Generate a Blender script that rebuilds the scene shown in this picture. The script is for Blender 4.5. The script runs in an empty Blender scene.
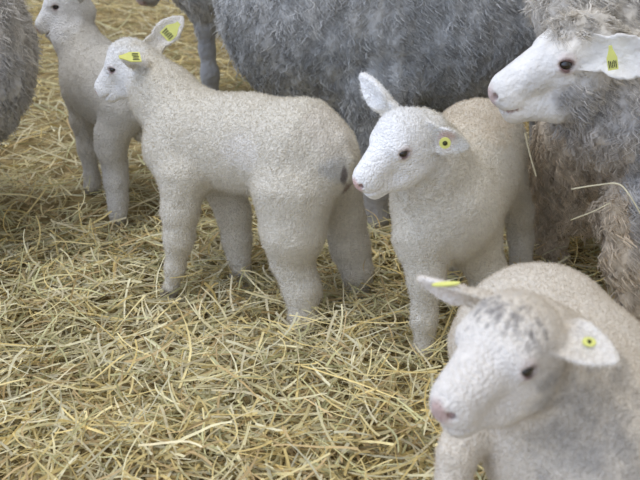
import bpy, math, time
import numpy as np
from mathutils import Vector, Matrix

RNG = np.random.default_rng(7)
scene = bpy.context.scene
C = scene.collection

# ------------------------------------------------------------------ camera
H, TH, F = 1.05, math.radians(25.0), 1000.0
cam_d = bpy.data.cameras.new('camera'); cam = bpy.data.objects.new('camera', cam_d); C.objects.link(cam)
cam.location = (0, 0, H); cam.rotation_euler = (math.pi/2 - TH, 0, 0)
cam_d.sensor_width = 36; cam_d.lens = 36*F/640; cam_d.clip_start = 0.02
cam_d.dof.use_dof = True; cam_d.dof.focus_distance = 2.0; cam_d.dof.aperture_fstop = 7.0
scene.camera = cam

# ------------------------------------------------------------------ light
world = bpy.data.worlds.new('daylight'); scene.world = world; world.use_nodes = True
nt = world.node_tree; nt.nodes.clear()
wo = nt.nodes.new('ShaderNodeOutputWorld'); wb = nt.nodes.new('ShaderNodeBackground')
tc = nt.nodes.new('ShaderNodeTexCoord'); dt = nt.nodes.new('ShaderNodeVectorMath'); dt.operation = 'DOT_PRODUCT'
dt.inputs[1].default_value = Vector((-0.90, -0.38, 0.38)).normalized()
cr = nt.nodes.new('ShaderNodeValToRGB')
mr = nt.nodes.new('ShaderNodeMapRange'); mr.inputs['From Min'].default_value = -1; mr.inputs['From Max'].default_value = 1
cr.color_ramp.elements[0].position = 0.0; cr.color_ramp.elements[0].color = (0.36, 0.345, 0.325, 1)
cr.color_ramp.elements[1].position = 1.0; cr.color_ramp.elements[1].color = (1.36, 1.60, 2.15, 1)
e = cr.color_ramp.elements.new(0.55); e.color = (0.66, 0.65, 0.63, 1)
nt.links.new(tc.outputs['Generated'], dt.inputs[0]); nt.links.new(dt.outputs['Value'], mr.inputs['Value'])
nt.links.new(mr.outputs['Result'], cr.inputs['Fac']); nt.links.new(cr.outputs['Color'], wb.inputs['Color'])
wb.inputs['Strength'].default_value = 0.93
nt.links.new(wb.outputs['Background'], wo.inputs['Surface'])
sd = bpy.data.lights.new('sun', 'SUN'); sun = bpy.data.objects.new('sun', sd); C.objects.link(sun)
sd.energy = 1.25; sd.angle = math.radians(35); sd.color = (1.0, 0.95, 0.86)
sun.rotation_euler = Vector((0.30, 0.02, -1.0)).to_track_quat('-Z', 'Y').to_euler()
scene.view_settings.view_transform = 'Standard'; scene.view_settings.look = 'None'
scene.view_settings.gamma = 1; scene.view_settings.use_curve_mapping = False
scene.view_settings.exposure = 0.0

# ------------------------------------------------------------------ maths helpers
CT, ST = math.cos(TH), math.sin(TH)
def P(px, py, Y):                       # a point of the place seen at a pixel, Y metres in front of the camera
    u, v = (px-320)/F, (py-240)/F
    t = Y/(CT - v*ST)
    return np.array([u*t, Y, H - t*(ST + v*CT)]), t
def PR(px, py, r, Y):
    p, t = P(px, py, Y); return p, r*t/F
def unit(v): v = np.asarray(v, float); return v/np.linalg.norm(v)

def hash3(ix, iy, iz, seed):
    n = (ix*374761393 + iy*668265263 + iz*2147483647 + seed*1274126177) & 0xffffffff
    n = ((n ^ (n >> 13))*1274126177) & 0xffffffff
    return ((n ^ (n >> 16)) & 0xffff)/65535.0
def noise(p, scale, seed=0):            # value noise, 0..1
    q = p*scale; i = np.floor(q).astype(np.int64); f = q - i; f = f*f*(3-2*f)
    r = 0
    for dx in (0, 1):
        for dy in (0, 1):
            for dz in (0, 1):
                w = (f[:, 0] if dx else 1-f[:, 0])*(f[:, 1] if dy else 1-f[:, 1])*(f[:, 2] if dz else 1-f[:, 2])
                r = r + w*hash3(i[:, 0]+dx, i[:, 1]+dy, i[:, 2]+dz, seed)
    return r

# ------------------------------------------------------------------ smooth implicit bodies
class Body:
    def __init__(self): self.pr = []
    def cone(self, a, ra, b, rb, k=0.02, sq=None):
        self.pr.append(('c', np.asarray(a, float), ra, np.asarray(b, float), rb, k, sq, 1))
    def chain(self, pts, k=0.02, sq=None):
        q = [PR(*p) for p in pts]
        for (a, ra), (b, rb) in zip(q[:-1], q[1:]): self.cone(a, ra, b, rb, k, sq)
        return q
    def leg(self, pts, k=0.02, hoof=0.015):
        q = self.chain(pts, k)
        a, ra = q[-1]
        b = a.copy(); b[2] = 0.012
        self.cone(a, ra, b, max(ra, hoof)*1.05, k)
        return b
    def ell(self, c, r, R=None, k=0.01, cut=False):
        self.pr.append(('e', np.asarray(c, float), np.asarray(r, float), np.eye(3) if R is None else R, k, cut))
    def ear(self, b, t, n, W, th=0.0055, cup=0.55, k=0.008):
        self.pr.append(('r', np.asarray(b, float), np.asarray(t, float), np.asarray(n, float), W, th, cup, k))
    def bounds(self):
        lo, hi = np.full(3, 9.), np.full(3, -9.)
        for q in self.pr:
            if q[0] == 'c': ps = [(q[1], q[2]), (q[3], q[4])]
            elif q[0] == 'e':
                if q[5]: continue
                ps = [(q[1], q[2].max())]
            else: ps = [(q[1], q[4]), (q[2], q[4])]
            for p, r in ps: lo = np.minimum(lo, p-r); hi = np.maximum(hi, p+r)
        return lo-0.02, hi+0.02
    def mesh(self, vox):
        lo, hi = self.bounds(); n = np.ceil((hi-lo)/vox).astype(int)+1
        f = np.full(n, 0.2, np.float32)
        ax = [(lo[i] + np.arange(n[i])*vox).astype(np.float32) for i in range(3)]
        for q in self.pr:
            if q[0] == 'c': pts = np.array([q[1]-q[2], q[1]+q[2], q[3]-q[4], q[3]+q[4]]); k = q[5]
            elif q[0] == 'e': m = q[2].max(); pts = np.array([q[1]-m, q[1]+m]); k = q[4]
            else: pts = np.array([q[1]-q[4], q[1]+q[4], q[2]-q[4], q[2]+q[4], q[1]-.25*(q[2]-q[1])]); k = q[7]
            mg = k*1.2+2*vox
            a = np.clip(np.floor((pts.min(0)-mg-lo)/vox).astype(int), 0, n-1); b = np.clip(np.ceil((pts.max(0)+mg-lo)/vox).astype(int)+1, 1, n)
            sl = tuple(slice(a[i], b[i]) for i in range(3))
            X, Y, Z = np.meshgrid(ax[0][sl[0]], ax[1][sl[1]], ax[2][sl[2]], indexing='ij')
            cut = False
            if q[0] == 'c':
                _, A, ra, B, rb, k, sq, _ = q
                d = B-A; L2 = max(d@d, 1e-12)
                t = np.clip(((X-A[0])*d[0] + (Y-A[1])*d[1] + (Z-A[2])*d[2])/L2, 0, 1)
                vx, vy, vz = X-A[0]-t*d[0], Y-A[1]-t*d[1], Z-A[2]-t*d[2]
                r2 = vx*vx+vy*vy+vz*vz
                if sq is not None:
                    s, fac = sq; c = vx*s[0]+vy*s[1]+vz*s[2]; r2 = r2 + c*c*(1/fac**2-1)
                d_ = np.sqrt(r2) - (ra + t*(rb-ra))
            elif q[0] == 'e':
                _, c, r, R, k, cut = q
                u = (X-c[0])*R[0, 0]+(Y-c[1])*R[1, 0]+(Z-c[2])*R[2, 0]
                v = (X-c[0])*R[0, 1]+(Y-c[1])*R[1, 1]+(Z-c[2])*R[2, 1]
                w = (X-c[0])*R[0, 2]+(Y-c[1])*R[1, 2]+(Z-c[2])*R[2, 2]
                k0 = np.sqrt((u/r[0])**2+(v/r[1])**2+(w/r[2])**2); k1 = np.sqrt((u/r[0]**2)**2+(v/r[1]**2)**2+(w/r[2]**2)**2)+1e-6
                d_ = k0*(k0-1)/k1
            else:
                _, b0, t0, nn, W, th, cup, k = q
                ex = t0-b0; L = np.linalg.norm(ex); ex = ex/L
                en = nn - (nn@ex)*ex; en = en/np.linalg.norm(en); ey = np.cross(en, ex)
                u = ((X-b0[0])*ex[0]+(Y-b0[1])*ex[1]+(Z-b0[2])*ex[2])/L
                y = (X-b0[0])*ey[0]+(Y-b0[1])*ey[1]+(Z-b0[2])*ey[2]
                w = (X-b0[0])*en[0]+(Y-b0[1])*en[1]+(Z-b0[2])*en[2]
                uc = np.clip(u, 0, 1)
                prof = np.maximum(np.sin(np.pi*np.clip(uc, 0.0, 1)**0.85), 0)**0.6
                Wu = W*np.maximum(prof, np.clip(0.78-uc*.3, 0, 1)*(uc < .5))*(1-.18*uc)
                w = w - cup*y*y/W*(1.2-0.7*uc) + 0.10*L*uc*uc
                o1 = np.abs(w) - th*(1.15-0.45*uc); o2 = (np.abs(y)-Wu)*0.75; o3 = np.maximum(-u-.22, u-1)*L
                m = np.maximum(np.maximum(o1, o2), o3)
                h = np.clip(0.5 - 0.5*(o1-np.maximum(o2, o3))/0.004, 0, 1)
                d_ = m + 0.004*h*(1-h)
            g = f[sl]
            if cut:
                h = np.maximum(k-np.abs(g+d_), 0)/k; f[sl] = np.maximum(g, -d_) + h*h*k*0.25
            else:
                h = np.maximum(k-np.abs(g-d_), 0)/k; f[sl] = np.minimum(g, d_) - h*h*k*0.25
        return surface_nets(f, lo, vox)

def surface_nets(f, lo, vox):
    s = f < 0; n = f.shape
    cnt = np.zeros([k-1 for k in n], np.uint8)
    for dx in (0, 1):
        for dy in (0, 1):
            for dz in (0, 1): cnt += s[dx:n[0]-1+dx, dy:n[1]-1+dy, dz:n[2]-1+dz]
    act = (cnt > 0) & (cnt < 8); idx = np.argwhere(act)
    acc = np.zeros((len(idx), 3)); num = np.zeros(len(idx))
    cs = [(a, b, c) for a in (0, 1) for b in (0, 1) for c in (0, 1)]
    val = {c: f[idx[:, 0]+c[0], idx[:, 1]+c[1], idx[:, 2]+c[2]].astype(float) for c in cs}
    for c in cs:
        for ax in range(3):
            if c[ax]: continue
            c2 = list(c); c2[ax] = 1; c2 = tuple(c2); a, b = val[c], val[c2]
            m = (a < 0) != (b < 0); t = np.where(m, a/np.where(a == b, 1, a-b), 0)
            p = np.tile(np.array(c, float), (len(idx), 1)); p[:, ax] += t
            acc += p*m[:, None]; num += m
    V = lo + (idx + acc/num[:, None])*vox
    vid = np.full(act.shape, -1, np.int64); vid[act] = np.arange(len(idx))
    Q = []
    for ax in range(3):
        a1, a2 = (ax+1) % 3, (ax+2) % 3
        A = s[tuple(slice(0, n[i]-1) if i == ax else slice(1, n[i]-1) for i in range(3))]
        B = s[tuple(slice(1, n[i]) if i == ax else slice(1, n[i]-1) for i in range(3))]
        ed = np.argwhere(A != B)
        fl = A[ed[:, 0], ed[:, 1], ed[:, 2]]
        def cell(d1, d2):
            c = ed.copy(); c[:, a1] += d1; c[:, a2] += d2
            return vid[c[:, 0], c[:, 1], c[:, 2]]
        q = np.stack([cell(0, 0), cell(1, 0), cell(1, 1), cell(0, 1)], 1)
        q[~fl] = q[~fl][:, ::-1]
        Q.append(q)
    Q = np.concatenate(Q)
    used = np.zeros(len(V), bool); used[Q.ravel()] = True
    return V, Q

def vnormals(V, Q):
    nr = np.cross(V[Q[:, 2]]-V[Q[:, 0]], V[Q[:, 3]]-V[Q[:, 1]])
    N = np.zeros_like(V)
    for i in range(4):
        for a in range(3): N[:, a] += np.bincount(Q[:, i], nr[:, a], len(V))
    return N/(np.linalg.norm(N, axis=1)[:, None]+1e-12)

def make_mesh(name, V, faces, mat, parent=None, origin=None, col=None, smooth=True):
    o_ = np.zeros(3) if origin is None else np.asarray(origin)
    me = bpy.data.meshes.new(name); V = np.asarray(V, np.float32) - o_.astype(np.float32)
    faces = np.asarray(faces); k = faces.shape[1]
    me.vertices.add(len(V)); me.vertices.foreach_set('co', V.ravel())
    me.loops.add(faces.size); me.loops.foreach_set('vertex_index', faces.astype(np.int32).ravel())
    me.polygons.add(len(faces)); me.polygons.foreach_set('loop_start', np.arange(0, faces.size, k, dtype=np.int32))
    me.update(calc_edges=True)
    me.polygons.foreach_set('use_smooth', np.full(len(faces), smooth))
    if col is not None:
        at = me.color_attributes.new('tint', 'FLOAT_COLOR', 'POINT')
        at.data.foreach_set('color', np.hstack([col, np.ones((len(col), 1))]).astype(np.float32).ravel())
    me.materials.append(mat)
    o = bpy.data.objects.new(name, me); C.objects.link(o)
    if parent is not None: o.parent = parent
    else: o.location = o_
    return o

def root(name, loc, label, cat, group=None):
    o = bpy.data.objects.new(name, None); C.objects.link(o); o.location = loc; o.empty_display_size = 0.05
    o['label'] = label; o['category'] = cat
    if group: o['group'] = group
    return o

# ------------------------------------------------------------------ materials
def mat(name, base=None, rough=0.9, bump=None, var=0.0, vscale=30, spec=0.2, sheen=0.0, coat=0.0, trans=0.0):
    m = bpy.data.materials.new(name); m.use_nodes = True; nt = m.node_tree
    bs = nt.nodes['Principled BSDF']; out = nt.nodes['Material Output']
    bs.inputs['Roughness'].default_value = rough; bs.inputs['Specular IOR Level'].default_value = spec
    bs.inputs['Sheen Weight'].default_value = sheen; bs.inputs['Coat Weight'].default_value = coat
    tcn = nt.nodes.new('ShaderNodeTexCoord')
    if base is None:
        a = nt.nodes.new('ShaderNodeVertexColor'); a.layer_name = 'tint'; csock = a.outputs['Color']
    else:
        a = nt.nodes.new('ShaderNodeRGB'); a.outputs[0].default_value = (*base, 1); csock = a.outputs[0]
    if var:
        nz = nt.nodes.new('ShaderNodeTexNoise'); nz.inputs['Scale'].default_value = vscale; nz.inputs['Detail'].default_value = 4
        nt.links.new(tcn.outputs['Object'], nz.inputs['Vector'])
        mp = nt.nodes.new('ShaderNodeMapRange'); mp.inputs['From Min'].default_value = 0.3; mp.inputs['From Max'].default_value = 0.7
        mp.inputs['To Min'].default_value = 1-var; mp.inputs['To Max'].default_value = 1+var
        nt.links.new(nz.outputs['Fac'], mp.inputs['Value'])
        mx = nt.nodes.new('ShaderNodeVectorMath'); mx.operation = 'SCALE'
        nt.links.new(csock, mx.inputs[0]); nt.links.new(mp.outputs['Result'], mx.inputs['Scale']); csock = mx.outputs[0]
    nt.links.new(csock, bs.inputs['Base Color'])
    if bump:
        sc, dist, kind = bump
        if kind == 'curl':
            nz = nt.nodes.new('ShaderNodeTexVoronoi'); nz.inputs['Scale'].default_value = sc; nz.inputs['Randomness'].default_value = 1
            sock = nz.outputs['Distance']
            wn = nt.nodes.new('ShaderNodeTexNoise'); wn.inputs['Scale'].default_value = sc*0.6
            nt.links.new(tcn.outputs['Object'], wn.inputs['Vector'])
            ad = nt.nodes.new('ShaderNodeVectorMath'); ad.operation = 'MULTIPLY_ADD'; ad.inputs[1].default_value = (1.2/sc,)*3
            nt.links.new(wn.outputs['Color'], ad.inputs[0]); nt.links.new(tcn.outputs['Object'], ad.inputs[2])
            nt.links.new(ad.outputs[0], nz.inputs['Vector'])
        else:
            nz = nt.nodes.new('ShaderNodeTexNoise'); nz.inputs['Scale'].default_value = sc; nz.inputs['Detail'].default_value = 6
            nt.links.new(tcn.outputs['Object'], nz.inputs['Vector']); sock = nz.outputs['Fac']
        bp = nt.nodes.new('ShaderNodeBump'); bp.inputs['Distance'].default_value = dist; bp.inputs['Strength'].default_value = 0.7
        bp.invert = (kind == 'curl')
        nt.links.new(sock, bp.inputs['Height']); nt.links.new(bp.outputs['Normal'], bs.inputs['Normal'])
    if trans:
        tr = nt.nodes.new('ShaderNodeBsdfTranslucent'); nt.links.new(csock, tr.inputs['Color'])
        ms = nt.nodes.new('ShaderNodeMixShader'); ms.inputs['Fac'].default_value = trans
        nt.links.new(bs.outputs[0], ms.inputs[1]); nt.links.new(tr.outputs[0], ms.inputs[2]); nt.links.new(ms.outputs[0], out.inputs['Surface'])
    return m
M_LAMB = mat('lamb_coat', None, 0.95, (240, 0.004, 'curl'), 0.10, 150, 0.1, 0.25)
M_FUZZ = mat('lamb_wool_fibre', None, 0.9, None, 0, 1, 0.1, 0.2, trans=0.3)
M_FLEECE = mat('ewe_fleece', None, 0.95, (60, 0.012, 'noise'), 0.15, 25, 0.08, 0.2)
M_LOCK = mat('ewe_wool_lock', None, 0.85, None, 0, 1, 0.12, 0.2, trans=0.2)
M_EYE = mat('eye_dark_brown', (0.012, 0.008, 0.006), 0.12, None, 0, 1, 0.6, 0, 0.6)
M_TAG = mat('yellow_plastic', (0.74, 0.74, 0.22), 0.45, None, 0.04, 80, 0.4)
M_PRINT = mat('tag_black_print', (0.03, 0.03, 0.03), 0.6)
M_PIN = mat('tag_pin_dark', (0.05, 0.05, 0.02), 0.5)
M_STRAW = mat('straw', None, 0.62, None, 0.12, 60, 0.3, trans=0.22)
M_GROUND = mat('packed_straw', (0.33, 0.26, 0.13), 0.95, (70, 0.03, 'noise'), 0.35, 30, 0.1)

# ------------------------------------------------------------------ ground and straw
def gh(x, y):
    p = np.stack([x, y, np.zeros_like(x)], 1)
    return 0.045*(noise(p, 3.1, 3)-0.5) + 0.03*(noise(p, 8.0, 5)-0.5) + 0.012*(noise(p, 20., 6)-0.5)
gx, gy = np.meshgrid(np.linspace(-3.5, 3.5, 240), np.linspace(0.2, 8.0, 260), indexing='ij')
gv = np.stack([gx.ravel(), gy.ravel(), gh(gx.ravel(), gy.ravel())-0.015], 1)
ii = np.arange(240*260).reshape(240, 260)
gq = np.stack([ii[:-1, :-1], ii[1:, :-1], ii[1:, 1:], ii[:-1, 1:]], -1).reshape(-1, 4)
fl = make_mesh('floor', gv, gq, M_GROUND); fl['kind'] = 'structure'

def ribbons(p0, d0, L, w, curve, nseg, col, wdir=None, taper=0.75, jit=0.0):
    """bent ribbons: p0,d0 (N,3); curve (N,3) bend vector per unit length"""
    N = len(p0); V = np.zeros((N, nseg+1, 2, 3)); p = p0.copy(); d = d0/np.linalg.norm(d0, axis=1)[:, None]
    if wdir is None: wdir = RNG.normal(size=(N, 3))
    for s in range(nseg+1):
        wd = np.cross(d, wdir); wd /= np.linalg.norm(wd, axis=1)[:, None]+1e-9
        wid = (w*(1-taper*(s/nseg)**2))[:, None]*0.5
        V[:, s, 0] = p-wd*wid; V[:, s, 1] = p+wd*wid
        p = p + d*(L/nseg)[:, None]
        d = d + curve*(L/nseg)[:, None] + (RNG.normal(size=(N, 3))*jit if jit else 0)
        d /= np.linalg.norm(d, axis=1)[:, None]
    b = (np.arange(N)*(nseg+1)*2)[:, None, None]; s = np.arange(nseg)[None, :, None]*2
    q = (b+s+np.array([0, 1, 3, 2])[None, None]).reshape(-1, 4)
    return V.reshape(-1, 3), q, np.repeat(col, (nseg+1)*2, axis=0)

PAL = np.array([[.76, .61, .27], [.82, .70, .36], [.84, .76, .47], [.64, .57, .31], [.60, .45, .23], [.74, .69, .47], [.62, .60, .33], [.72, .64, .42]])
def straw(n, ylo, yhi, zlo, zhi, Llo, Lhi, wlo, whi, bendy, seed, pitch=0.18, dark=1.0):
    x = []; y = []
    yy = ylo + (yhi-ylo)*RNG.random(n); half = 0.36*(yy+0.55)+0.12
    xx = (RNG.random(n)*2-1)*half
    az = RNG.random(n)*2*math.pi; pt = RNG.normal(size=n)*pitch
    L = Llo + (Lhi-Llo)*RNG.random(n)**1.7
    d = np.stack([np.cos(az)*np.cos(pt), np.sin(az)*np.cos(pt), np.sin(pt)], 1)
    p0 = np.stack([xx, yy, gh(xx, yy)+zlo+(zhi-zlo)*RNG.random(n)], 1) - d*L[:, None]*0.5
    cv = RNG.normal(size=(n, 3))*bendy; cv[:, 2] *= 0.35; cv[:, 2] -= 0.5
    pc = np.stack([xx, yy, 0*xx], 1); zone = noise(pc, 2.3, 11); 
    w = np.stack([1.3-zone, .8+0*zone, .4+zone*.8, .8+0*zone, .9-zone*.5, .3+zone, .4+zone*.3, .2+zone], 1)
    w /= w.sum(1)[:, None]; ci = (w.cumsum(1) < RNG.random(n)[:, None]).sum(1).clip(0, 7)
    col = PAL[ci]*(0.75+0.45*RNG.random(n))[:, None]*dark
    wd = RNG.normal(size=(n, 3))*0.5; wd[:, 2] += 1
    return ribbons(p0, d, L, wlo+(whi-wlo)*RNG.random(n), cv, 7, col, wd, 0.5, 0.06)
def merge(parts):
    V, Q, Cc = [], [], []; o = 0
    for v, q, c in parts: V.append(v); Q.append(q+o); Cc.append(c); o += len(v)
    return np.concatenate(V), np.concatenate(Q), np.concatenate(Cc)
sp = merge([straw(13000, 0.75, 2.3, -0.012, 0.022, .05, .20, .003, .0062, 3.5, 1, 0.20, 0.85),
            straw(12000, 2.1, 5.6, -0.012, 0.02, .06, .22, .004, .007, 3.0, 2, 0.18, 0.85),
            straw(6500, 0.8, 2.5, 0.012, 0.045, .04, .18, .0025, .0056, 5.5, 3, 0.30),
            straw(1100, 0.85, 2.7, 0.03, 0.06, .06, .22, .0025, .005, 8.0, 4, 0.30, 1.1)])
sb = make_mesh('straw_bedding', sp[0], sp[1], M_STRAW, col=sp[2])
sb['kind'] = 'stuff'; sb['label'] = 'thick loose bed of yellow straw covering the whole floor'; sb['category'] = 'straw'

# ------------------------------------------------------------------ animals
def frame(nose, poll, roll=0.0):
    x = unit(nose-poll); z = np.array([0, 0, 1.0]); z = unit(z - (z@x)*x); y = np.cross(z, x)
    c, s = math.cos(roll), math.sin(roll)
    return np.stack([x, c*y+s*z, c*z-s*y], 1)      # columns = local axes in the world
class Head:
    """local x: 0 at the poll, 1 at the nose tip; y to the animal's left; z up"""
    def __init__(self, nose, poll, roll=0, sy=1.0, sz=1.0):
        self.o = P(*poll)[0]; n = P(*nose)[0]; self.L = np.linalg.norm(n-self.o)
        self.R = frame(n, self.o, roll); self.sy, self.sz = sy, sz
    def w(self, x, y, z): return self.o + self.R@(np.array([x, y*self.sy, z*self.sz])*self.L)
    def build(self, B, fore=1.0):
        L = self.L; R = self.R; w = self.w; m = (self.sy+self.sz)/2
        def E(c, r, k=.012, cut=False, rot=0, tilt=0):
            Rr = R
            if tilt: a, s = math.cos(tilt), math.sin(tilt); Rr = R@np.array([[a, 0, s], [0, 1, 0], [-s, 0, a]])
            if rot: a, s = math.cos(rot), math.sin(rot); Rr = R@np.array([[a, -s, 0], [s, a, 0], [0, 0, 1]])
            B.ell(w(*c), np.array([r[0], r[1]*self.sy, r[2]*self.sz])*L, Rr, k, cut)
        E((.20, 0, .0), (.27, .25, .26), .02)
        E((.34, 0, .105), (.19*fore, .22, .155*fore), .02)
        B.cone(w(.32, 0, .055), .195*L*m, w(.87, 0, -.04), .128*L*m, .02)
        B.cone(w(.18, 0, -.26), .165*L*m, w(.50, 0, -.25), .125*L*m, .02)
        B.cone(w(.50, 0, -.25), .125*L*m, w(.86, 0, -.17), .098*L*m, .02)
        for s in (-1, 1):
            E((.32, .12*s, -.11), (.22, .12, .20), .02)
            E((.45, .155*s, .10), (.12, .07, .065), .015)
            E((.885, .045*s, -.095), (.10, .075, .085), .012)
        E((.975, 0, -.05), (.05, .08, .06), .010)
        E((.86, 0, -.225), (.08, .06, .045), .012)
        for s in (-1, 1):
            E((.47, .205*s, .05), (.082, .058, .062), .010, tilt=-.5)             # lids
            E((.475, .255*s, .050), (.066, .060, .025), .004, True, tilt=-.5)      # opening of the eye
            E((1.005, .068*s, -.04), (.048, .024, .020), .004, True, 0.55*s)  # nostril
        for s in (-1, 1):
            pts = [(1.005, .0, -.15), (.97, .08*s, -.155), (.87, .14*s, -.165), (.74, .165*s, -.15)]
            for a, b in zip(pts[:-1], pts[1:]):
                for t in (0, .25, .5, .75):
                    c = [a[i]+(b[i]-a[i])*t for i in range(3)]
                    E(c, (.026, .026, .010), .004, True)
        return self
    def eyes(self, rt, org, es=.046):
        for s in (-1, 1):
            o = sphere_part('eye', self.w(.47, .203*s, .05), self.L*es*(self.sy+self.sz)/2, M_EYE, rt, org)
def sphere_part(name, c, r, m, rt, org, scale=(1, 1, 1), nu=24, nv=16):
    V = [[0, 0, 1.0]]
    for i in range(1, nv):
        th = math.pi*i/nv
        for j in range(nu): ph = 2*math.pi*j/nu; V.append([math.sin(th)*math.cos(ph), math.sin(th)*math.sin(ph), math.cos(th)])
    V.append([0, 0, -1.0]); V = np.array(V)*r*np.array(scale)+c
    Fc = []
    for j in range(nu): Fc.append([0, 1+j, 1+(j+1) % nu, 1+(j+1) % nu])
    for i in range(nv-2):
        for j in range(nu): a = 1+i*nu; Fc.append([a+j, a+nu+j, a+nu+(j+1) % nu, a+(j+1) % nu])
    a = 1+(nv-2)*nu
    for j in range(nu): Fc.append([a+j, len(V)-1, a+(j+1) % nu, a+(j+1) % nu])
    me = bpy.data.meshes.new(name); me.from_pydata([tuple(v-org) for v in V], [], [tuple(dict.fromkeys(q)) for q in Fc])
    me.polygons.foreach_set('use_smooth', [True]*len(me.polygons)); me.materials.append(m)
    o = bpy.data.objects.new(name, me); C.objects.link(o); o.parent = rt
    return o

def ear_tag(rt, org, c, up, n, w, h, kind='flap', label=None):
    """a plastic tag: rounded pentagon plate with a stud, plus dark printed strokes"""
    up = unit(up); n = unit(n - (np.asarray(n)@up)*up); s = np.cross(up, n)
    if kind == 'flap': prof = [(-.5, -.5), (.5, -.5), (.52, .05), (.2, .45), (.16, .62), (-.16, .62), (-.2, .45), (-.52, .05)]
    else: prof = [(.5*math.cos(a), .5*math.sin(a)) for a in np.linspace(0, 2*math.pi, 20, endpoint=False)]
    V = []; k = len(prof); th = 0.0012
    for z in (-th, th):
        for x, y in prof: V.append(tuple(c + s*x*w + up*y*h + n*(z) - org))
    Fc = [tuple(range(k))[::-1], tuple(range(k, 2*k))] + [(i, (i+1) % k, k+(i+1) % k, k+i) for i in range(k)]
    me = bpy.data.meshes.new('ear_tag'); me.from_pydata(V, [], Fc); me.materials.append(M_TAG)
    o = bpy.data.objects.new('ear_tag', me); C.objects.link(o); o.parent = rt
    if label: o['label'] = label
    if kind == 'flap':
        V = []; Fc = []
        for i in range(5):
            for row, (y0, y1) in enumerate(((-.40, -.05),)):
                x0 = -.38 + i*.165; x1 = x0+.075; b = len(V)
                for x, y in ((x0, y0+.05*(i % 2)), (x1, y0), (x1+.02, y1), (x0, y1-.06*(i % 3))): V.append(tuple(c+s*x*w+up*y*h+n*(th+.0006)-org))
                Fc.append((b, b+1, b+2, b+3))
        me = bpy.data.meshes.new('tag_print'); me.from_pydata(V, [], Fc); me.materials.append(M_PRINT)
        q = bpy.data.objects.new('tag_print', me); C.objects.link(q); q.parent = o
    elif kind == 'button':
        q = sphere_part('tag_stud', c+n*.001, w*.22, M_PIN, o, org)
    return o

def paint(V, base, spots, seed=0):
    col = np.tile(np.array(base, float), (len(V), 1))
    nz = noise(V, 45, seed)-.5 + .6*(noise(V, 120, seed+1)-.5)
    for c, r, cc, st in spots:
        R = 1.0 if np.ndim(r) == 0 else None
        d = np.linalg.norm((V-np.asarray(c))/np.asarray(r), axis=1)
        m = np.clip((1.0 + .35*nz - d)/0.45, 0, 1); m = (m*m*(3-2*m)*st)[:, None]
        col = col*(1-m) + np.array(cc)*m
    return col

def sample(V, Q, n, wfun=None):
    cen = V[Q].mean(1); nr = np.cross(V[Q[:, 2]]-V[Q[:, 0]], V[Q[:, 3]]-V[Q[:, 1]])
    ar = np.linalg.norm(nr, axis=1)/2; N = nr/(2*ar[:, None]+1e-12)
    view = np.array([0, 0, H])-cen; view /= np.linalg.norm(view, axis=1)[:, None]
    fac = (N*view).sum(1); w = ar*np.clip((fac+0.45)*3, 0, 1)*(cen[:, 2] > 0.02)
    if wfun is not None: m = wfun(cen); w = w*m*(m > .6)
    cs = np.cumsum(w); i = np.searchsorted(cs, RNG.random(n)*cs[-1]).clip(0, len(Q)-1)
    a = RNG.random((n, 1)); b = RNG.random((n, 1)); q = V[Q[i]]
    p = (q[:, 0]*(1-a)+q[:, 1]*a)*(1-b)+(q[:, 3]*(1-a)+q[:, 2]*a)*b
    return p, N[i], Q[i][:, 0]

def fuzz(name, V, Q, VN, col, n, L, w, rt, org, hd=None, facefac=.28, mt=None):
    """short wool fibres standing off a coat"""
    p, N, vi = sample(V, Q, n)
    N = VN[vi]
    ln = L*(0.5+RNG.random(n))
    if hd is not None:
        loc = (p-hd.o)@hd.R/hd.L
        f = np.clip((loc[:, 0]-.25)/.3, 0, 1)*(np.abs(loc[:, 1]) < .4)*(np.abs(loc[:, 2]) < .45)
        ln = ln*(1-(1-facefac)*f); keep = RNG.random(n) > f*.35
        eye = (np.minimum(np.linalg.norm(loc-np.array([.475, .25*hd.sy, .05]), axis=1), np.linalg.norm(loc-np.array([.475, -.25*hd.sy, .05]), axis=1)) < .085) | (loc[:, 0] > .93)
        keep &= ~(eye & (np.abs(loc[:, 1]) < .45) & (np.abs(loc[:, 2]) < .4) & (loc[:, 0] < 1.1))
        p, N, vi, ln = p[keep], N[keep], vi[keep], ln[keep]; n = len(p)
    cn = (noise(p, 300, 5)-.5)[:, None]*np.array([2.2, 0, 0]) + (noise(p, 300, 8)-.5)[:, None]*np.array([0, 2.2, 0]) + (noise(p, 300, 9)-.5)[:, None]*np.array([0, 0, 2.])
    d = N*0.75 + cn + RNG.normal(size=(n, 3))*.35 + np.array([0, 0, -.25])
    out = (d*N).sum(1); d = d + N*np.clip(.15-out, 0, 9)[:, None]
    c = col[vi]*(0.92+.16*RNG.random(n))[:, None]
    v, q, c = ribbons(p-N*.0008, d, ln, np.full(n, w), np.cross(N, RNG.normal(size=(n, 3)))*60, 2, c, None, .8)
    o = make_mesh(name, v, q, mt or M_FUZZ, rt, org, c); o['kind'] = 'stuff'
    return o

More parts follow.
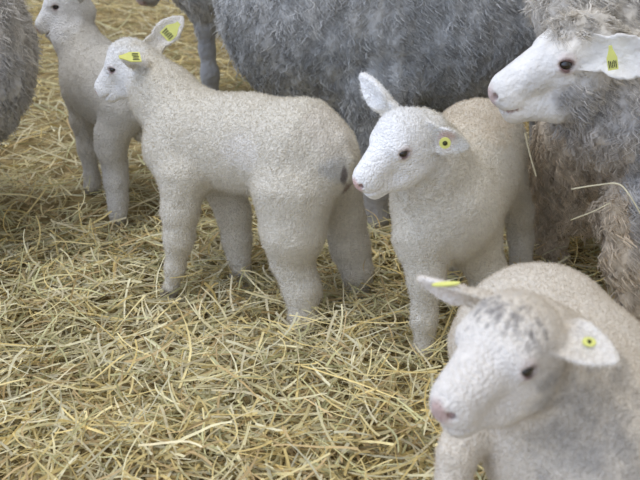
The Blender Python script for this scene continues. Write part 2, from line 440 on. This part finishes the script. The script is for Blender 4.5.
def locks(name, V, Q, VN, nclump, per, L, w, colf, rt, org, spread=.012, wfun=None, wav=.0, down=1.0, nseg=5, stand=.45):
    """long wavy wool in clumps hanging down over a body"""
    p, N, vi = sample(V, Q, nclump, wfun); N = VN[vi]
    g = np.array([0, 0, -1.0]); T = g - N*(N@g)[:, None]; T /= np.linalg.norm(T, axis=1)[:, None]+.15
    sw = np.cross(N, T); bend = (noise(p, 9, 21)-.5)[:, None]*sw*2.2
    d0 = T*down + N*stand + bend + RNG.normal(size=p.shape)*.22
    cc = colf(p); cc = cc*(0.72+.55*RNG.random(len(p)))[:, None]
    Lc = L*(.55+.8*RNG.random(len(p))); ph = RNG.random(len(p))*6.28
    rep = lambda a: np.repeat(a, per, axis=0)
    n = nclump*per; r = RNG.normal(size=(n, 3))*spread; Nr = rep(N); r -= Nr*((r*Nr).sum(1))[:, None]
    P0 = rep(p)+r-Nr*.004; D = rep(d0)+RNG.normal(size=(n, 3))*.14 - r/spread*.10
    Ln = rep(Lc)*(.8+.4*RNG.random(n)); W = w*(.6+.8*RNG.random(n)); ccr = rep(cc)*(.88+.24*RNG.random(n))[:, None]
    S = rep(sw); phr = rep(ph)
    Vv = np.zeros((n, nseg+1, 2, 3)); P_ = P0.copy(); D /= np.linalg.norm(D, axis=1)[:, None]
    wd = np.cross(D, Nr+RNG.normal(size=(n, 3))*.6); wd /= np.linalg.norm(wd, axis=1)[:, None]
    for s in range(nseg+1):
        u = s/nseg
        off = S*(np.sin(phr+u*9.5)*wav*Ln*u**.5)[:, None]
        off = off + Nr*(np.cos(phr+u*9.5)*wav*.6*Ln*u**.5)[:, None]
        wid = (W*(1-.75*u*u))[:, None]*.5
        Vv[:, s, 0] = P_+off-wd*wid; Vv[:, s, 1] = P_+off+wd*wid
        P_ = P_+D*(Ln/nseg)[:, None]; D = D+rep(T)*.25*down-Nr*.12; D /= np.linalg.norm(D, axis=1)[:, None]
    b = (np.arange(n)*(nseg+1)*2)[:, None, None]; s = np.arange(nseg)[None, :, None]*2
    q = (b+s+np.array([0, 1, 3, 2])[None, None]).reshape(-1, 4)
    o = make_mesh(name, Vv.reshape(-1, 3), q, M_LOCK, rt, org, np.repeat(ccr, (nseg+1)*2, axis=0)); o['kind'] = 'stuff'
    return o

CREAM = (.67, .62, .52); WHITE = (.86, .84, .81); PINK = (.60, .36, .31); INEAR = (.72, .52, .46); DARKN = (.10, .07, .06)
def face_spots(h, nose=PINK, white=WHITE, wr=.62, wst=.9):
    L = h.L; w = h.w
    S = [(w(.62, 0, -.05), L*wr, white, wst),
         (w(1.01, 0, -.05), np.array([.115]*3)*L, nose, .85)]
    for s in (-1, 1):
        S += [(w(.47, .24*s, .05), L*.105, (.62, .50, .46), .55), (w(.475, .25*s, .048), L*.068, (.16, .09, .08), .95),
              (w(1.0, .07*s, -.04), L*.034, DARKN, .9)]
    for s in (-1, 1):
        for t in np.linspace(0, 1, 9):
            S.append((w(1.0-.25*t, .165*s*math.sqrt(t), -.157), L*.02, (.30, .19, .17), .85))
    return S

def lamb(build, label, vox, base, spots_f, nf, fl=.0046, fw=.0008, group=None, name='lamb'):
    B = Body(); feet, hd, ears, tags = build(B)
    V, Q = B.mesh(vox); VN = vnormals(V, Q)
    V = V + VN*((noise(V, 60, 2)-.5)*.0022)[:, None]
    org = np.mean(feet, 0); org[2] = 0
    rt = root(name, org, label, 'lamb' if name == 'lamb' else 'sheep', group)
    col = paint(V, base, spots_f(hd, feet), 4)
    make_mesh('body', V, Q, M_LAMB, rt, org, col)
    hd.eyes(rt, org)
    for t in tags: ear_tag(rt, org, *t)
    if nf: fuzz('wool', V, Q, VN, col, nf, fl, fw, rt, org, hd)
    return rt, (V, Q, VN, col, hd)

def std_ears(B, h, specs):
    for b, t, n, W, *th in specs:
        B.ear(P(*b)[0], P(*t)[0], n, W, th[0] if th else .0055)

def hoof_spots(feet): return [(f+np.array([0, 0, .0]), .03, (.12, .10, .08), .9) for f in feet]
def ear_spots(lst): # pink inside: (pixel centre, radius)
    return [(P(*c)[0]+np.array(o), r, INEAR, .6) for c, o, r in lst]

# --- lamb B: the big side-on lamb left of the middle
def build_B(B):
    lat = unit([.34, .94, 0])
    B.chain([(199, 140, 50, 2.03), (250, 144, 48, 1.97), (303, 152, 51, 1.90)], .03, (lat, .86))
    B.chain([(303, 152, 50, 1.90), (322, 160, 36, 1.88)], .03)
    B.chain([(192, 128, 40, 2.05), (165, 98, 31, 2.10), (146, 74, 25, 2.15)], .03)
    B.chain([(172, 150, 28, 2.02), (185, 165, 30, 2.0)], .03)
    f = [B.leg([(184, 175, 26, 1.97), (180, 212, 17, 1.955), (179, 238, 14, 1.95), (175, 268, 8.5, 1.95), (169, 297, 5.5, 1.95)]),
         B.leg([(222, 178, 24, 2.09), (234, 215, 15.5, 2.06), (237, 240, 13, 2.05), (239, 260, 9.5, 2.04), (241, 284, 8, 2.03)]),
         B.leg([(294, 190, 43, 1.86), (293, 232, 31, 1.84), (292, 260, 20, 1.845), (302, 288, 17.5, 1.83), (304, 326, 14, 1.81)]),
         B.leg([(332, 185, 30, 2.0), (344, 220, 20, 1.99), (350, 247, 18.5, 1.98), (357, 270, 14.5, 1.97), (358, 297, 9, 1.96)])]
    B.chain([(338, 140, 9, 1.85), (346, 160, 7, 1.835), (346, 176, 5, 1.835)], .008)
    h = Head((96, 88, 2.18), (143, 51, 2.16), 0, 1.05, 1.22).build(B)
    std_ears(B, h, [((149, 63, 2.11), (119, 58, 2.04), (-.3, -.75, -.6), .026, .007), ((154, 46, 2.20), (184, 15, 2.25), (-.15, -1, .1), .030)])
    tags = [(P(171, 31, 2.205)[0], P(180, 22, 2.2)[0]-P(171, 31, 2.2)[0], (.1, -1, .3), .030, .042, 'flap', None),
            (P(131, 57, 2.025)[0], np.array([-.9, -.4, .1]), (.1, -.6, .8), .024, .040, 'flap', None)]
    return f, h, None, tags
def spots_B(h, f):
    return [(h.w(.5, 0, 0), h.L*.75, (.80, .79, .77), .8)] + face_spots(h) + hoof_spots(f) + \
        [(P(333, 165, 1.84)[0], (.045, .06, .035), (.46, .46, .46), .55), (P(344, 173, 1.83)[0], (.009, .05, .028), (.12, .09, .08), .8), (P(347, 192, 1.86)[0], (.012, .05, .04), (.25, .17, .13), .8),
         (P(172, 28, 2.25)[0], .075, (.86, .83, .80), .85), (P(168, 36, 2.22)[0], .02, INEAR, .3), (P(134, 60, 2.06)[0], .04, (.84, .82, .79), .8),
         (P(330, 130, 1.85)[0], .07, (.66, .60, .52), .5), (P(234, 150, 1.86)[0], .06, (.76, .72, .66), .6)]

# --- lamb C: the one in the middle, head turned to the left
def build_C(B):
    B.chain([(447, 210, 54, 1.78), (464, 172, 52, 1.92), (478, 148, 49, 2.03)], .03)
    B.chain([(440, 190, 48, 1.77), (428, 160, 38, 1.75), (420, 138, 30, 1.73)], .03)
    f = [B.leg([(424, 240, 32, 1.73), (426, 278, 17, 1.70), (424, 318, 11.5, 1.69), (424, 351, 8.5, 1.68)]),
         B.leg([(472, 240, 32, 1.80), (486, 268, 18, 1.80), (485, 300, 12.5, 1.80), (485, 322, 10, 1.80)]),
         B.leg([(502, 180, 26, 2.02), (518, 212, 14, 2.05), (521, 240, 11, 2.06), (521, 258, 9, 2.05)]),
         B.leg([(455, 185, 28, 2.05), (458, 215, 17, 2.07), (460, 240, 12, 2.07), (460, 255, 10, 2.06)])]
    h = Head((356, 180, 1.62), (424, 125, 1.69), 0, 1.15, 1.3).build(B)
    std_ears(B, h, [((392, 110, 1.75), (358, 75, 1.78), (-.6, -.8, 0), .024, .010), ((432, 132, 1.66), (469, 151, 1.64), (-.2, -1, -.1), .028, .006)])
    tags = [(P(445, 143, 1.625)[0], np.array([0, 0, 1.]), (-.1, -1, .1), .020, .020, 'button', None)]
    return f, h, None, tags
def spots_C(h, f):
    return [(h.w(.4, 0, 0), h.L*.8, (.84, .83, .81), .85)] + face_spots(h) + hoof_spots(f) + \
        [(P(478, 105, 1.98)[0], (.14, .2, .08), (.70, .60, .46), .7),
         (P(447, 141, 1.64)[0], .022, INEAR, .7), (P(370, 90, 1.765)[0], .055, (.88, .87, .85), 1), (P(460, 146, 1.64)[0], .022, (.84, .83, .80), .8)]

# --- lamb D: the nearest one, lower right
def build_D(B):
    B.chain([(582, 440, 100, 1.07), (570, 395, 92, 1.18), (538, 349, 86, 1.28)], .03)
    B.chain([(575, 420, 80, 1.05), (545, 370, 60, 1.04), (528, 345, 50, 1.03)], .03)
    f = [B.leg([(505, 405, 40, 1.10), (470, 430, 21, 1.05), (457, 455, 17, 1.03), (453, 480, 15, 1.02)]),
         B.leg([(600, 480, 60, .99), (590, 530, 30, .97), (588, 560, 20, .96)])]
    for X, Y in ((.27, 1.36), (.40, 1.34)):
        q = np.array([X, Y, .16]); f.append(np.array([X, Y, .012]))
        B.cone(np.array([X, Y-.02, .24]), .07, q, .035, .02); B.cone(q, .035, f[-1], .024, .02)
    h = Head((441, 403, .90), (541, 324, 1.0), 0, 1.27, 1.4).build(B)
    std_ears(B, h, [((478, 296, 1.07), (415, 283, 1.09), (-.3, -.9, -.5), .019, .0065), ((552, 338, .97), (618, 358, .91), (-.1, -.6, .9), .030)])
    tags = [(P(446, 284, 1.065)[0], np.array([-1., 0, -.08]), (0, -.2, 1.), .007, .034, 'bar', None),
            (P(589, 342, .938)[0], np.array([.9, 0, -.1]), (0, -.6, .9), .011, .015, 'button', None)]
    return f, h, None, tags
def spots_D(h, f):
    g = (.20, .18, .165)
    S = [(h.w(.6, 0, 0), h.L*.6, (.75, .70, .63), .6)] + face_spots(h, (.48, .31, .27), (.75, .70, .64), .5, .6) + hoof_spots(f)
    rr = np.random.default_rng(3)
    for _ in range(120):
        u = rr.normal()*.15; a = .40 + rr.normal()*.045 - .25*abs(u)
        r = h.L*rr.uniform(.014, .035)
        S.append((h.w(a, u, .22), np.array([r, r, .035]), g, rr.uniform(.2, .6)))
    for _ in range(170):  # neck-side flecks: grey mottled wool, with shade mixed into the colour
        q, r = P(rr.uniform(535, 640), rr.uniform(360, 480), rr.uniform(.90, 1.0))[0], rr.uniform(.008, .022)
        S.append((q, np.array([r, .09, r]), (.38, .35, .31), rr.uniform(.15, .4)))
    S.append((P(585, 440, .95)[0], np.array([.075, .1, .09]), (.50, .46, .40), .35))  # broad greyer patch: neck shade painted into the coat over the mottle
    S.append((h.w(.78, .0, .07), h.L*.07, (.55, .40, .36), .5))
    S += [(P(595, 352, .93)[0], .045, (.82, .77, .69), .7), (P(440, 288, 1.08)[0], .04, (.84, .78, .72), .7)]
    return S

# --- lamb A: at the back left, walking away
def build_A(B):
    B.chain([(128, 92, 37, 2.42), (110, 86, 38, 2.52), (98, 81, 37, 2.62)], .03)
    B.chain([(90, 62, 29, 2.65), (72, 32, 20, 2.69), (66, 6, 19, 2.70)], .03)
    f = [B.leg([(126, 108, 25, 2.38), (112, 134, 16, 2.38), (111, 148, 14, 2.38), (115, 166, 11.5, 2.39), (116, 182, 11, 2.38), (118, 200, 9, 2.37), (118, 213, 7.5, 2.36)]),
         B.leg([(150, 108, 24, 2.46), (165, 140, 13, 2.47), (172, 170, 9, 2.47), (174, 190, 8, 2.46)]),
         B.leg([(86, 100, 22, 2.6), (82, 119, 11, 2.58), (88, 148, 9, 2.57), (92, 177, 6.5, 2.57), (92, 186, 6.5, 2.56)]),
         B.leg([(115, 105, 20, 2.66), (118, 135, 9, 2.66), (119, 165, 7, 2.66), (119, 178, 6.5, 2.65)])]
    p, t = P(140, 131, 2.41); B.ell(p, np.array([8.5, 8.5, 11])*t/F, None, .006)
    B.chain([(140, 112, 6, 2.43), (140, 124, 5, 2.41)], .006)
    h = Head((36, 26, 2.68), (80, -10, 2.70), 0, 1.05, 1.25).build(B)
    std_ears(B, h, [((80, -6, 2.62), (98, -22, 2.55), (-.3, -.6, -.6), .021), ((72, -24, 2.76), (78, -55, 2.83), (-.15, -1, .1), .026)])
    return f, h, None, []
def spots_A(h, f):
    return [(h.w(.45, 0, 0), h.L*.7, (.80, .79, .77), .6)] + face_spots(h) + hoof_spots(f)

t0 = time.time()
rA, _ = lamb(build_A, 'small pale lamb at the back left, its face cut off by the top edge', .0032, (.60, .565, .50), spots_A, 40000)
rB, _ = lamb(build_B, 'cream lamb left of centre standing side-on with yellow tags in both ears', .003, CREAM, spots_B, 95000)
rC, _ = lamb(build_C, 'white-faced lamb in the middle, head turned left, small round yellow button tag in its ear', .003, CREAM, spots_C, 90000)
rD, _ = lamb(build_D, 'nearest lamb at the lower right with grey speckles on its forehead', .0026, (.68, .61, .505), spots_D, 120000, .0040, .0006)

# ------------------------------------------------------------------ ewes
GREY = np.array([.50, .51, .51]); TAN = np.array([.40, .33, .25])
def colf_grey(p, a=GREY, b=np.array([.60, .58, .54])):
    m = noise(p, 7, 31)[:, None]; return a*(1-m)+b*m
def ewe(build, label, vox, colf, nclump, per, L, w, spread, wav, face=None, wfun=None, down=1.0, stand=.45, legc=None):
    B = Body(); feet, hd, ears, tags = build(B)
    V, Q = B.mesh(vox); VN = vnormals(V, Q)
    org = np.mean(feet, 0); org[2] = 0
    wm = np.ones(len(V)) if wfun is None else wfun(V)
    V = V + VN*(wm*((noise(V*np.array([1, 1, .45]), 38, 2)-.5)*.016+(noise(V, 90, 7)-.5)*.008))[:, None]
    rt = root('ewe', org, label, 'sheep')
    col = colf(V)*.9
    bare = 1-np.clip(wm, 0, 1)[:, None]
    fc = paint(V, legc or (.74, .71, .66), [(hd.w(.5, 0, .3), hd.L*.5, (.70, .64, .55), .6)] + face_spots(hd, (.52, .38, .35), (.80, .78, .75), .42, .7) + hoof_spots(feet) if hd else [], 4)
    col = col*(1-bare)+fc*bare
    make_mesh('body', V, Q, M_FLEECE, rt, org, col)
    if hd: hd.eyes(rt, org, .043)
    for t in tags: ear_tag(rt, org, *t)
    locks('fleece', V, Q, VN, nclump, per, L, w, colf, rt, org, spread, wfun, wav, down, 5, stand)
    return rt, (V, Q, VN, col, hd)
def head_mask(h, x0=.28, x1=.36, extra=None):
    def f(V):
        loc = (V-h.o)@h.R/h.L
        m = 1-np.clip((loc[:, 0]-x0+.25*np.clip(-loc[:, 2], -.2, .5))/(x1-x0), 0, 1)*(np.abs(loc[:, 1]) < .45)*(np.abs(loc[:, 2]) < .6)*(loc[:, 0] < 1.12)*(loc[:, 2] > -.42)
        if extra is not None:
            for c, r in extra: m = m*np.clip((np.linalg.norm(V-c, axis=1)/r-.8)/.25, 0, 1)
        return m
    return f

hE = {}
def build_E(B):
    B.chain([(700, 90, 105, 2.10), (860, 75, 108, 2.14), (1000, 60, 104, 2.20)], .04)
    B.chain([(590, 5, 56, 1.98), (650, 20, 75, 2.02), (690, 60, 90, 2.08)], .04)
    B.chain([(632, 62, 42, 1.89), (625, 112, 55, 1.90), (660, 150, 75, 2.0)], .03)
    B.chain([(586, 178, 52, 2.13), (650, 165, 60, 2.12)], .03)
    B.chain([(588, 138, 50, 2.06), (586, 178, 52, 2.13)], .03)
    f = [B.leg([(660, 170, 48, 1.90), (634, 215, 30, 1.82), (630, 260, 24, 1.79), (636, 300, 16, 1.77), (638, 335, 12, 1.76)], .02, .028),
         B.leg([(578, 190, 28, 2.13), (556, 215, 18, 2.13), (553, 240, 12.5, 2.13), (553, 256, 11, 2.13)], .02, .028)]
    for X, Y in ((1.50, 2.02), (1.45, 2.32)):
        f.append(np.array([X, Y, .012])); B.cone(np.array([X-.05, Y, .4]), .13, np.array([X, Y, .22]), .05, .03); B.cone(np.array([X, Y, .22]), .05, f[-1], .032, .02)
    h = Head((491, 88, 1.82), (614, 44, 1.86), 0, 1.0, 1.25).build(B, .8); hE['h'] = h
    B.ear(P(598, 52, 1.79)[0], P(668, 62, 1.72)[0], (-.35, -.9, .1), .045, .0055)
    B.ear(P(615, 30, 1.98)[0], P(640, 0, 2.08)[0], (-.35, -.9, .1), .040, .0055)
    tags = [(P(612, 59, 1.735)[0], np.array([-.25, 0, 1.]), (-.3, -1, .1), .018, .040, 'flap', None)]
    return f, h, None, tags
def wE(V):
    h = hE['h']; loc = (V-h.o)@h.R/h.L
    x0 = .40 + np.clip(-loc[:, 2]*1.3-.08, 0, .14) + .10*(noise(V, 50, 3)-.5)
    m = 1-np.clip((loc[:, 0]-x0)/.06, 0, 1)*(np.abs(loc[:, 1]) < .45)*(np.abs(loc[:, 2]) < .65)*(loc[:, 0] < 1.12)*(loc[:, 2] > -.5)
    e0, e1 = P(600, 52, 1.79)[0], P(668, 62, 1.72)[0]
    d = e1-e0; t = np.clip(((V-e0)@d)/(d@d), 0, 1); de = np.linalg.norm(V-e0-t[:, None]*d, axis=1)
    m = m*np.clip((de-.035)/.02, 0, 1)
    ey = P(566, 56, 1.75)[0]; m = m*np.clip((np.linalg.norm((V-ey)/np.array([.055, .12, .034]), axis=1)-.85)/.3, 0, 1)
    return m
def colf_E(p):
    g = colf_grey(p, np.array([.52, .52, .53]), np.array([.60, .55, .48]))
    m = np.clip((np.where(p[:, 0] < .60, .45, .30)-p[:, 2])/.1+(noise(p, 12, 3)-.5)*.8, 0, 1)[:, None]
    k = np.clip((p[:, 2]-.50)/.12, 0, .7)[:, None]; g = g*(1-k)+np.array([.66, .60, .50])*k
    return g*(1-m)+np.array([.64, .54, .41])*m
rE, _ = ewe(build_E, 'white-faced ewe at the right edge with shaggy wool and yellow ear tag', .0042, colf_E, 7500, 12, .034, .0022, .006, .28, wfun=wE, stand=.4)

def build_F(B):
    lat = unit([0, 1, 0])
    B.chain([(340, -6, 124, 2.58), (440, -8, 120, 2.62), (530, -10, 115, 2.68)], .04, (lat, .84))
    B.chain([(590, -30, 70, 2.74), (640, -50, 48, 2.78)], .04)
    f = [B.leg([(378, 90, 45, 2.42), (376, 150, 20, 2.38), (375, 190, 13, 2.36), (375, 222, 11, 2.35)], .03, .028)]
    for X, Y in ((.22, 2.78), (.66, 2.52), (.66, 2.84)):
        f.append(np.array([X, Y, .012])); B.cone(np.array([X, Y, .35]), .10, np.array([X, Y, .2]), .045, .03); B.cone(np.array([X, Y, .2]), .045, f[-1], .03, .02)
    h = Head((740, -25, 2.84), (655, -65, 2.80)).build(B); hE['f'] = h
    std_ears(B, h, [((655, -68, 2.74), (645, -60, 2.64), (1, 0, 0), .04), ((655, -80, 2.88), (645, -85, 2.98), (1, 0, 0), .04)])
    return f, h, None, []
rF, _ = ewe(build_F, 'big grey-fleeced ewe standing broadside across the back, head out of sight', .007, colf_grey, 11000, 9, .033, .0026, .008, .24, legc=(.42, .40, .38), wfun=lambda V: head_mask(hE['f'], .05, .2)(V)*np.clip((V[:, 2]-.17)/.05, 0, 1), stand=.30)

def build_G(B):
    B.chain([(-88, 52, 118, 2.28), (-190, 45, 118, 2.36), (-300, 35, 112, 2.46)], .04)
    B.chain([(-370, 0, 70, 2.5), (-410, -30, 50, 2.5)], .04)
    f = [B.leg([(-40, 110, 50, 2.25), (-28, 150, 18, 2.22), (-24, 175, 13, 2.2), (-24, 215, 11, 2.2)], .03, .028)]
    for X, Y in ((-.95, 2.5), (-1.6, 2.3), (-1.6, 2.6)):
        f.append(np.array([X, Y, .012])); B.cone(np.array([X, Y, .35]), .10, np.array([X, Y, .2]), .045, .03); B.cone(np.array([X, Y, .2]), .045, f[-1], .03, .02)
    h = Head((-500, 10, 2.5), (-420, -45, 2.5)).build(B); hE['g'] = h
    std_ears(B, h, [((-420, -50, 2.42), (-410, -40, 2.32), (-1, 0, 0), .04), ((-420, -70, 2.6), (-410, -70, 2.7), (-1, 0, 0), .04)])
    return f, h, None, []
rG, _ = ewe(build_G, 'grey woolly ewe cut off by the left edge, only its rounded fleece showing', .007, lambda p: colf_grey(p, np.array([.54, .54, .56]), np.array([.66, .62, .56])), 7500, 9, .033, .0026, .008, .25, legc=(.42, .40, .38), wfun=lambda V: head_mask(hE['g'], .05, .2)(V)*np.clip((V[:, 2]-.17)/.05, 0, 1), stand=.35)

def build_J(B):
    B.chain([(222, -68, 82, 3.45), (320, -75, 84, 3.5), (420, -75, 82, 3.55)], .04)
    B.chain([(200, -75, 55, 3.42), (175, -75, 36, 3.38)], .04)
    f = [B.leg([(207, 0, 30, 3.35), (206, 26, 10, 3.33), (207, 50, 7, 3.32), (210, 74, 8, 3.31)], .03, .028)]
    for X, Y in ((-.16, 3.62), (.35, 3.4), (.37, 3.7)):
        f.append(np.array([X, Y, .012])); B.cone(np.array([X, Y, .35]), .10, np.array([X, Y, .2]), .045, .03); B.cone(np.array([X, Y, .2]), .045, f[-1], .03, .02)
    h = Head((139, 1, 3.25), (163, -62, 3.36), 0, 1.1, 1.2).build(B); hE['j'] = h
    std_ears(B, h, [((172, -70, 3.28), (178, -50, 3.2), (-1, 0, 0), .035), ((165, -85, 3.42), (168, -90, 3.52), (-1, 0, 0), .035)])
    return f, h, None, []
rJ, _ = ewe(build_J, 'distant ewe at the top left behind the big ewe, mostly out of frame', .007, colf_grey, 4000, 8, .045, .0028, .01, .14, legc=(.34, .34, .34), wfun=lambda V: head_mask(hE['j'], .05, .2)(V)*np.clip((V[:, 2]-.27)/.05, 0, 1), stand=.3)

# ------------------------------------------------------------------ loose stalks caught in the fleece
def stalk(pts, r, label, col=(.78, .72, .52)):
    q = [Vector(P(*p)[0]) for p in pts]; n = 6; V = []; Fc = []
    from mathutils import geometry
    path = []
    for i in range(len(q)-1):
        a = q[i-1] if i else q[i]*2-q[i+1]; d = q[i+2] if i+2 < len(q) else q[i+1]*2-q[i]
        for s in range(8):
            t = s/8; path.append(0.5*((2*q[i])+(-a+q[i+1])*t+(2*a-5*q[i]+4*q[i+1]-d)*t*t+(-a+3*q[i]-3*q[i+1]+d)*t**3))
    path.append(q[-1])
    org = path[0].copy()
    for i, c in enumerate(path):
        T = (path[min(i+1, len(path)-1)]-path[max(i-1, 0)]).normalized(); A = T.orthogonal().normalized(); Bn = T.cross(A)
        for k in range(n): a = 2*math.pi*k/n; V.append(tuple(c+(A*math.cos(a)+Bn*math.sin(a))*r-org))
    for i in range(len(path)-1):
        for k in range(n): Fc.append((i*n+k, i*n+(k+1) % n, (i+1)*n+(k+1) % n, (i+1)*n+k))
    me = bpy.data.meshes.new('straw_stalk'); me.from_pydata(V, [], Fc)
    at = me.color_attributes.new('tint', 'FLOAT_COLOR', 'POINT')
    at.data.foreach_set('color', np.tile(np.array([*col, 1.0], np.float32), len(V)))
    me.materials.append(M_STRAW)
    o = bpy.data.objects.new('straw_stalk', me); C.objects.link(o); o.location = org
    o['label'] = label; o['category'] = 'straw'; return o
stalk([(572, 189, 1.76), (598, 185, 1.72), (618, 184, 1.69), (630, 196, 1.67), (645, 222, 1.66)], .0014, 'long pale straw stalk lying level against the right-hand ewe\'s chest')
stalk([(571, 220, 1.76), (592, 212, 1.71), (610, 203, 1.68)], .0012, 'shorter pale straw stalk slanting below the level stalk on the ewe\'s chest')
stalk([(525, 133, 1.86), (530, 155, 1.86), (536, 176, 1.86)], .0018, 'upright straw stalk hanging under the ewe\'s chin beside the lamb\'s rump')
print('built in', time.time()-t0)
